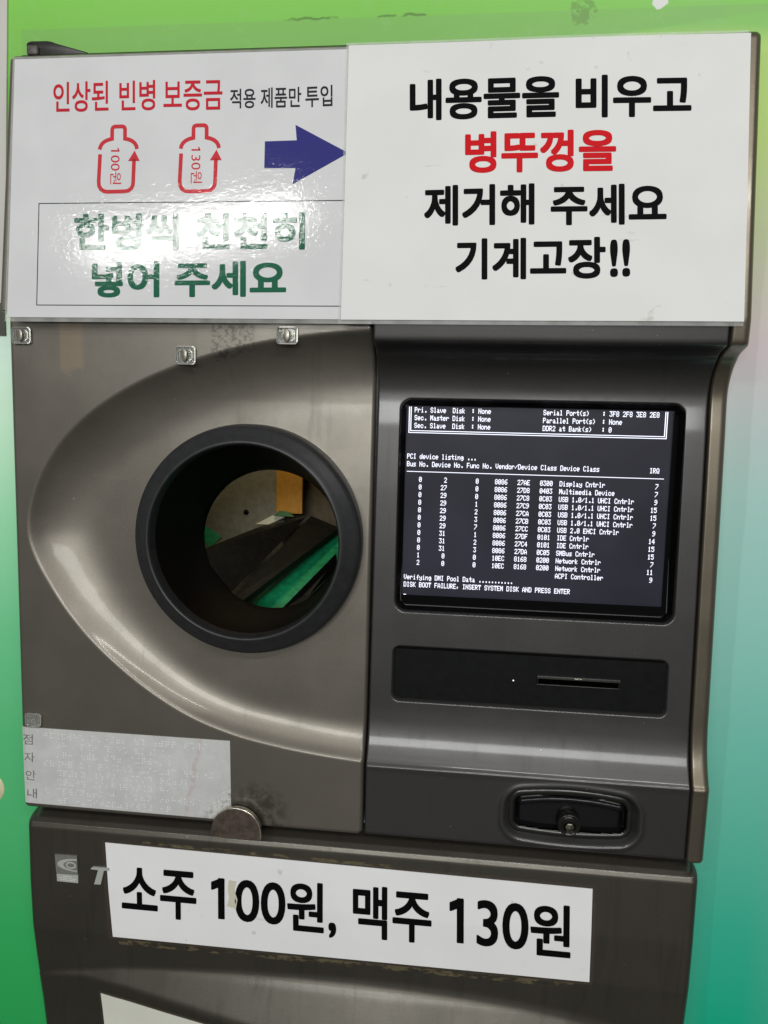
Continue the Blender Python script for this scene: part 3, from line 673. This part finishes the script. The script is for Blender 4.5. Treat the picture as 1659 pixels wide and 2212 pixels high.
# ------------------------------------------------------------------ notices
def hy(dy): return lambda x, z: hood(z) + dy
ROOT = {}
def thing(key, name, label, cat, loc, group=None):
    o = tag(empty(name, loc), label, cat, group); ROOT[key] = o; return o
def under(o, root):
    o.parent = root; o.matrix_parent_inverse = Matrix.Translation(-root.location); return o
def sheet_mesh(name, quad, fy, mat, th=0.0004, nx=60, nz=40, wav=None):
    """a thin sheet on a curved surface: BL, BR, TR, TL; wav adds waviness"""
    BL, BR, TR, TL = [np.array(q) for q in quad]
    v_, f_ = [], []
    for side in (0, 1):
        for i in range(nx+1):
            for j in range(nz+1):
                u, w = i/nx, j/nz; p = (1-u)*(1-w)*BL+u*(1-w)*BR+u*w*TR+(1-u)*w*TL
                v_.append((p[0], fy(p[0], p[1]) + (wav(u, w) if wav else 0) + side*th, p[1]))
    N = (nx+1)*(nz+1); a = lambda i, j, s=0: s*N+i*(nz+1)+j
    for i in range(nx):
        for j in range(nz):
            f_.append((a(i, j), a(i+1, j), a(i+1, j+1), a(i, j+1))); f_.append((a(i, j+1, 1), a(i+1, j+1, 1), a(i+1, j, 1), a(i, j, 1)))
    for i in range(nx):
        f_.append((a(i, 0, 1), a(i+1, 0, 1), a(i+1, 0), a(i, 0))); f_.append((a(i, nz), a(i+1, nz), a(i+1, nz, 1), a(i, nz, 1)))
    for j in range(nz):
        f_.append((a(0, j), a(0, j+1), a(0, j+1, 1), a(0, j, 1))); f_.append((a(nx, j, 1), a(nx, j+1, 1), a(nx, j+1), a(nx, j)))
    return raw(name, v_, f_, mat, None, False)

# left notice
LN = thing('left', 'notice_sheet', 'glossy laminated white notice with red bottle symbols, blue arrow and green text', 'notice', (0.155, -0.003, 1.535))
under(sheet_mesh('paper', [(0.0088, 1.4322), (0.3055, 1.4326), (0.3035, 1.6412), (0.0065, 1.6413)], hy(-0.0004), m_lam_paper, 0.0003), LN)
under(sheet_mesh('lamination_film', [(0.0066, 1.4288), (0.3075, 1.4292), (0.3055, 1.6432), (0.0045, 1.6434)], hy(0.0001), m_film, 0.0003), LN)
# measured places of the printed words (bottom left, bottom right, top left)
LEFT = [
   ('인상된', 'red', [(0.0417, 1.5974), (0.0886, 1.5975), (0.0407, 1.6218)]) ,
   ('빈병', 'red', [(0.0977, 1.5973), (0.1277, 1.5974), (0.0967, 1.6214)]) ,
   ('보증금', 'red', [(0.1345, 1.5967), (0.183, 1.5964), (0.1335, 1.6203)]) ,
   ('적용', 'dark', [(0.1892, 1.5973), (0.2098, 1.5972), (0.1886, 1.6128)]) ,
   ('제품만', 'dark', [(0.2139, 1.5971), (0.2464, 1.597), (0.2133, 1.6131)]) ,
   ('투입', 'dark', [(0.2497, 1.5969), (0.2711, 1.5973), (0.249, 1.6135)]) ,
   ('한병씩', 'green', [(0.0642, 1.486), (0.1514, 1.486), (0.063, 1.5154)]) ,
   ('천천히', 'green', [(0.1658, 1.486), (0.2536, 1.4864), (0.1647, 1.5152)]) ,
   ('넣어', 'green', [(0.0807, 1.4482), (0.1372, 1.4488), (0.0795, 1.4767)]) ,
   ('주세요', 'green', [(0.1496, 1.4489), (0.2401, 1.4499), (0.1485, 1.4772)]) ,
   ('100원', 'icon', [(0.0913, 1.568), (0.0925, 1.5389), (0.1005, 1.5678)]) ,
   ('130원', 'icon', [(0.1582, 1.5676), (0.1594, 1.5389), (0.1675, 1.5675)]) ,
]
RIGHT = [
   ('내용물을', 'black', [(0.3319, 1.5841), (0.4441, 1.5838), (0.3307, 1.6157)]) ,
   ('비우고', 'black', [(0.4561, 1.5832), (0.5397, 1.5828), (0.455, 1.6148)]) ,
   ('병뚜껑을', 'red', [(0.3755, 1.5432), (0.4871, 1.5432), (0.3744, 1.5745)]) ,
   ('제거해', 'black', [(0.3458, 1.5036), (0.4288, 1.5042), (0.3447, 1.5344)]) ,
   ('주세요', 'black', [(0.4407, 1.5035), (0.5246, 1.5039), (0.4396, 1.5338)]) ,
   ('기계고장', 'black', [(0.3711, 1.4629), (0.4823, 1.464), (0.37, 1.4939)]) ,
   ('!!', 'black', [(0.4853, 1.465), (0.4999, 1.4654), (0.4843, 1.4928)]) ,
]
PRICE = [
   ('소주', 'black', [(0.0898, 0.9073), (0.1595, 0.9077), (0.0906, 0.9546)]) ,
   ('100', 'black', [(0.1733, 0.9118), (0.2407, 0.9121), (0.1734, 0.9521)]) ,
   ('원', 'black', [(0.2424, 0.9081), (0.2751, 0.9082), (0.2419, 0.9554)]) ,
   (',', 'black', [(0.2792, 0.9045), (0.2862, 0.9046), (0.279, 0.9195)]) ,
]
PRICE2 = [
   ('맥주', 'black', [(0.301, 0.9074), (0.3694, 0.9079), (0.3, 0.9572)]) ,
   ('130', 'black', [(0.3849, 0.9112), (0.4517, 0.911), (0.3835, 0.9539)]) ,
   ('원', 'black', [(0.4535, 0.9075), (0.4871, 0.9076), (0.4514, 0.9555)]) ,
]
BRAILLE = [
   ('점', 'grey', [(0.0019, 1.0632), (0.0112, 1.0632), (0.0021, 1.0726)]) ,
   ('자', 'grey', [(0.0026, 1.0469), (0.0123, 1.047), (0.0029, 1.0558)]) ,
   ('안', 'grey', [(0.0034, 1.0301), (0.0129, 1.0302), (0.0037, 1.039)]) ,
   ('내', 'grey', [(0.0045, 1.0132), (0.0135, 1.0133), (0.0047, 1.0222)]) ,
]
PRT = -0.00055      # print lies this far proud of the sheet's plane
def pick(T, *tags): return [(s, q) for s, t_, q in T if t_ in tags]
words(pick(LEFT, 'red'), hy(PRT), m_lam_red, LN, 0.012, 'red lettering')
words(pick(LEFT, 'dark'), hy(PRT), m_lam_dark, LN, 0.012, 'small black lettering')
words(pick(LEFT, 'green'), hy(PRT), m_lam_green, LN, 0.03, 'large green lettering')
# frame line round the green words
fv, ff = stroke([(0.3040, 1.5243), (0.0325, 1.5240), (0.0340, 1.4421), (0.3050, 1.4428)], 0.0007)
under(flat('frame_line', fv, ff, hy(PRT), m_lam_dark), LN)
# arrow
under(flat('arrow', [(0.2183, 1.5710), (0.2186, 1.5500), (0.2436, 1.5498), (0.2418, 1.5372), (0.2850, 1.5609), (0.2423, 1.5835), (0.2438, 1.5714)], [(0, 1, 2, 3, 4, 5, 6)], hy(PRT), m_lam_blue), LN)
# two bottle symbols
def bottle_symbol(dx, dz, txt):
    up = [(0.0824, 1.5668), (0.0829, 1.5692), (0.0842, 1.5714), (0.0862, 1.5731), (0.0890, 1.5744), (0.0925, 1.5752), (0.0923, 1.5828), (0.0929, 1.5843), (0.0944, 1.5850),
          (0.1009, 1.5850), (0.1024, 1.5843), (0.1031, 1.5828), (0.1033, 1.5752), (0.1068, 1.5744), (0.1096, 1.5731), (0.1117, 1.5714), (0.1131, 1.5692), (0.1137, 1.5668)]
    lo = [(0.0829, 1.5630), (0.0826, 1.5415), (0.0830, 1.5378), (0.0847, 1.5350), (0.0876, 1.5333), (0.0905, 1.5329), (0.1050, 1.5331), (0.1080, 1.5337), (0.1103, 1.5355), (0.1114, 1.5380), (0.1116, 1.5410), (0.1116, 1.5585)]
    V, F = [], []
    for P in (up, lo):
        a, b = stroke([(x+dx, z+dz) for x, z in P], 0.0031); F += [tuple(len(V)+i for i in t) for t in b]; V += [tuple(p) for p in a]
    b = len(V); V += [(0.1066+dx, 1.5572+dz), (0.1164+dx, 1.5572+dz), (0.1118+dx, 1.5656+dz)]; F.append((b, b+1, b+2))
    under(flat('bottle_symbol', V, F, hy(PRT), m_lam_icon), LN)
    words(txt, hy(PRT), m_lam_icon, LN, 0.0, 'small red sideways price')
ic = pick(LEFT, 'icon')
bottle_symbol(0, 0, ic[:1]); bottle_symbol(0.0676, -0.0004, ic[1:])

# right notice, in front of the left one
RN = thing('right', 'notice_sheet', 'matt white notice of four big text lines, second line red, above the screen', 'notice', (0.432, -0.004, 1.538))
OFF = -0.0026
def ry(dy): return lambda x, z: hood(z) + OFF + dy + 0.0007*math.sin(13*x+7*z) + 0.0004*math.sin(31*x-22*z+1)

under(sheet_mesh('paper', [(0.2842, 1.4322), (0.5814, 1.4330), (0.5798, 1.6432), (0.2826, 1.6430)], ry(0), m_paper, 0.0004), RN)
under(sheet_mesh('lamination_film', [(0.2820, 1.4290), (0.5812, 1.4298), (0.5785, 1.6456), (0.2806, 1.6452)], ry(0.0005), m_film, 0.0003), RN)
words(pick(RIGHT, 'black'), ry(-0.00015), m_black_ink, RN, 0.030, 'large black lettering')
words(pick(RIGHT, 'red'), ry(-0.00015), m_red_ink, RN, 0.030, 'large red lettering')

# price label on the lower cabinet
PN = thing('price', 'price_label', 'long white price label with big black text on the lower cabinet', 'label', (0.29, 0.001, 0.93))
lab = [(0.0800, 0.8835), (0.5040, 0.8868), (0.5018, 0.9722), (0.0755, 0.9752)]
under(sheet_mesh('label_face', lab, ly1(-0.0007), m_price, 0.0004, 70, 20), PN)
under(sheet_mesh('backing_film', [(0.0755, 0.8805), (0.5068, 0.8840), (0.5048, 0.9752), (0.0718, 0.9768)], ly1(-0.0002), m_film_dark, 0.00015, 70, 20), PN)
words([(s, q) for s, t_, q in PRICE+PRICE2 if s not in ('100', '130')], ly1(-0.0011), m_black_ink, PN, 0.022)
words([(s, q) for s, t_, q in PRICE+PRICE2 if s in ('100', '130')], ly1(-0.0011), m_black_ink, PN, 0.016)
# the scraped, yellowed patch between the digits
o = slab('scraped_patch', [(0.1880, 0.9260), (0.1960, 0.9240), (0.1975, 0.9330), (0.1945, 0.9420), (0.1965, 0.9500), (0.1895, 0.9505), (0.1888, 0.9420), (0.1900, 0.9340)], ly1(-0.0013), ly1(-0.0011), paper('yellowed_scrape', (0.66, 0.63, 0.50))); under(o, PN)
# brown glue that oozed along the label's edges
gv, gf = [], []
def strip(pts_, w0, w1):
    for i in range(len(pts_)-1):
        (x0, z0), (x1, z1) = pts_[i], pts_[i+1]; b = len(gv)
        gv.extend([(x0, z0-w0), (x1, z1-w1), (x1, z1), (x0, z0)]); gf.append((b, b+1, b+2, b+3))
strip([(0.085+i*0.014, 0.8812+i*0.00011) for i in range(30)], 0.0055, 0.0055)
under(flat('glue_residue', gv, gf, ly1(-0.0004), m_glue), PN)
gv, gf = [], []
strip([(0.095+i*0.014, 0.9795-i*0.0001) for i in range(18)], 0.0032, 0.0032)
under(flat('glue_residue', gv, gf, ly1(-0.0004), m_glue), PN)

# cut-off label at the very bottom
BN = thing('low', 'paper_label', 'cream label cut by the bottom edge of the photo, under the price label', 'label', (0.2, 0.0, 0.78))
q = [(0.0655, 0.70), (0.50, 0.70), (0.50, 0.7880), (0.0655, 0.8232)]
under(sheet_mesh('label_face', q, ly1(-0.0008), m_cream, 0.0004, 60, 24), BN)
under(sheet_mesh('backing_film', [(0.0628, 0.70), (0.503, 0.70), (0.503, 0.7908), (0.0628, 0.8262)], ly1(-0.0003), m_film_dark, 0.00015, 60, 24), BN)
rv, rf = stroke(ell(0.1245, 0.7820, 0.0075, 0.0090, 0.2, math.pi-0.2, 14), 0.0035)
under(flat('red_print', rv, rf, ly1(-0.0012), m_red_ink), BN)

# braille plate
k = NT('silver_braille_plate'); X, Y, Z = k.xyz()
c = k.mix(k.rng(k.noise(40, 5, 0.7), 0.35, 0.65), (0.56, 0.56, 0.55), (0.64, 0.64, 0.63))
pk = k.math('MULTIPLY', k.rng(k.math('ABSOLUTE', k.math('SUBTRACT', k.math('SUBTRACT', X, k.math('MULTIPLY', Z, 0.18)), k.math('ADD', -0.0335, k.math('MULTIPLY', k.noise(60, 2), 0.008)))), 0.0012, 0.0030, 1, 0), k.rng(k.noise(150, 3), 0.35, 0.6))
c = k.mix(k.math('MULTIPLY', pk, 0.32), c, (0.50, 0.27, 0.25))
gr = k.math('MULTIPLY', k.rng(k.math('SUBTRACT', k.math('ADD', X, k.math('MULTIPLY', k.noise(110, 4), 0.03)), Z), -0.838, -0.820), k.rng(k.noise(210, 4, 0.7), 0.45, 0.58))
c = k.mix(k.math('MULTIPLY', gr, 0.6), c, (0.20, 0.18, 0.15))
sc = k.rng(k.noise(90, 4, 0.7, stretch=(2.5, 1, 0.5), off=(4, 1, 1)), 0.62, 0.70, 0, 0.35); c = k.mix(sc, c, (0.34, 0.33, 0.30))
k.set(Base_Color=c, Roughness=0.45, Metallic=0.0); k.bump(k.noise(900, 2), 0.0001, 0.5); m_braille = k.m
BR_ = thing('braille', 'braille_plate', 'silver braille plate stuck at the bottom left corner of the upper panel', 'sign', (0.097, -0.001, 1.043))
zq = lambda x, z: -0.0005 + float(rnd(np.array(min(x-0.0, z-1.0035)), 0.004))
under(sheet_mesh('plate', [(0.0022, 1.0085), (0.1925, 1.0078), (0.1912, 1.0796), (0.0008, 1.0790)], zq, m_braille, 0.0004, 60, 24), BR_)
words([(s, q_) for s, t_, q_ in BRAILLE], lambda x, z: zq(x, z)-0.0003, m_grey_ink, BR_, 0.0)
dv, df = [], []
for row_ in range(8):
    z = 1.0745-row_*0.0085; x = 0.022 + (0.012 if row_ % 3 else 0)
    end = 0.185 - random.random()*0.05
    while x < end:
        if random.random() < 0.86:
            for a in range(2):
                for b in range(3):
                    if random.random() < 0.45:
                        px, pz = x+a*0.0021, z-b*0.0021; s0 = len(dv); R0 = 0.00075
                        for kx in range(6): dv.append((px+R0*math.cos(kx*math.pi/3), -0.0004, pz+R0*math.sin(kx*math.pi/3)))
                        dv.append((px, -0.0014, pz))
                        for kx in range(6): df.append((s0+kx, s0+(kx+1) % 6, s0+6))
        x += 0.0056
o = under(raw('braille_dots', dv, df, simple('bright_embossed_dots', (0.74, 0.74, 0.73), 0.3), None, True), BR_); o['kind'] = 'stuff'

# clear screw-on clips
def clip(x, z, w, h, label, fy, dull=False, first=None):
    t = thing('clip', 'plastic_clip', label, 'clip', (x, fy, z), 'clear clips on the left panel')
    n_ = 7; P = []
    for cx, cz, a0 in ((w/2, h/2, 0), (-w/2, h/2, 90), (-w/2, -h/2, 180), (w/2, -h/2, 270)):
        for s in range(4):
            a = math.radians(a0+s*30); rr_ = 0.0022; P.append((cx-math.copysign(rr_, cx)+rr_*math.cos(a), cz-math.copysign(rr_, cz)+rr_*math.sin(a)))
    def dome(px, pz): return -0.0018-0.0016*max(0, 1-(px/(w/2))**2)
    o = slab('clip_plate', P, lambda a, b: dome(a, b), -0.0002, m_clip, t); 
    rv_, rf_ = stroke(P, 0.0009, True)
    o2 = raw('clip_edge', [(a, dome(a, b)-0.0003, b) for a, b in rv_], rf_, m_clipedge, t)
    if not dull:
        S_ = [(0.0026*math.cos(a), 0.0050*math.sin(a)) for a in np.linspace(0, 2*math.pi, 24, endpoint=False)]
        o3 = slab('clip_post', S_, -0.0048, -0.0003, m_post, t); bevel(o3, 0.0006, 2)
        for sx in (-1, 1):
            rib = [(sx*0.0042, 0.0042), (sx*0.0062, 0.0022), (sx*0.0062, -0.0022), (sx*0.0042, -0.0042)]
            rv2, rf2 = stroke(rib, 0.0006); raw('clip_rib', [(a, dome(a, b)-0.0005, b) for a, b in rv2], rf2, m_clipedge, t)
    return t
m_clipedge = simple('moulded_clear_edge', (0.40, 0.39, 0.35), 0.2, metal=0.3)
m_post = simple('dusty_metal_post', (0.26, 0.24, 0.20), 0.3, metal=0.5, var=0.4)
clip(0.0125, 1.4192, 0.0160, 0.0130, 'clear plastic clip at the top left corner, just under the glossy notice', -0.0003)
clip(0.1539, 1.4048, 0.0165, 0.0140, 'middle clear plastic clip, lower than the others on the rim of the recess', -0.0003)
clip(0.2385, 1.4215, 0.0165, 0.0130, 'clear plastic clip on the bright recess rim left of the panel seam', -0.0003)
clip(0.0130, 1.0868, 0.0140, 0.0115, 'brownish clip remnant just above the braille plate', -0.0003, dull=True)

# ------------------------------------------------------------------ neighbours at the left picture edge
NB = thing('nb', 'notice_board', 'off white board standing left of the machine, cut by the photo edge', 'board', (-0.09, 0.018, 1.57))
o = slab('board_face', [(-0.22, 1.4503), (-0.0206, 1.4503), (-0.0092, 1.7200), (-0.22, 1.7200)], 0.0282, 0.0298, m_board); under(o, NB)
NB2 = tag(box('wall_bracket', -0.22, -0.0212, 0.0283, 0.0298, 1.4225, 1.4500, simple('dark_olive_metal', (0.075, 0.075, 0.060), 0.5, var=0.1)), 'dark grey bracket under the off white board at the left edge', 'bracket')
o = lathe('sticker', [(0.0001, 0.0290, -0.0525, 1.0030), (0.0145, 0.0290, -0.0525, 1.0030), (0.0150, 0.0298, -0.0525, 1.0030)], simple('cream_vinyl', (0.70, 0.66, 0.42), 0.5, var=0.05), None, 40)
tag(o, 'round cream sticker on the green wall left of the braille plate', 'sticker')
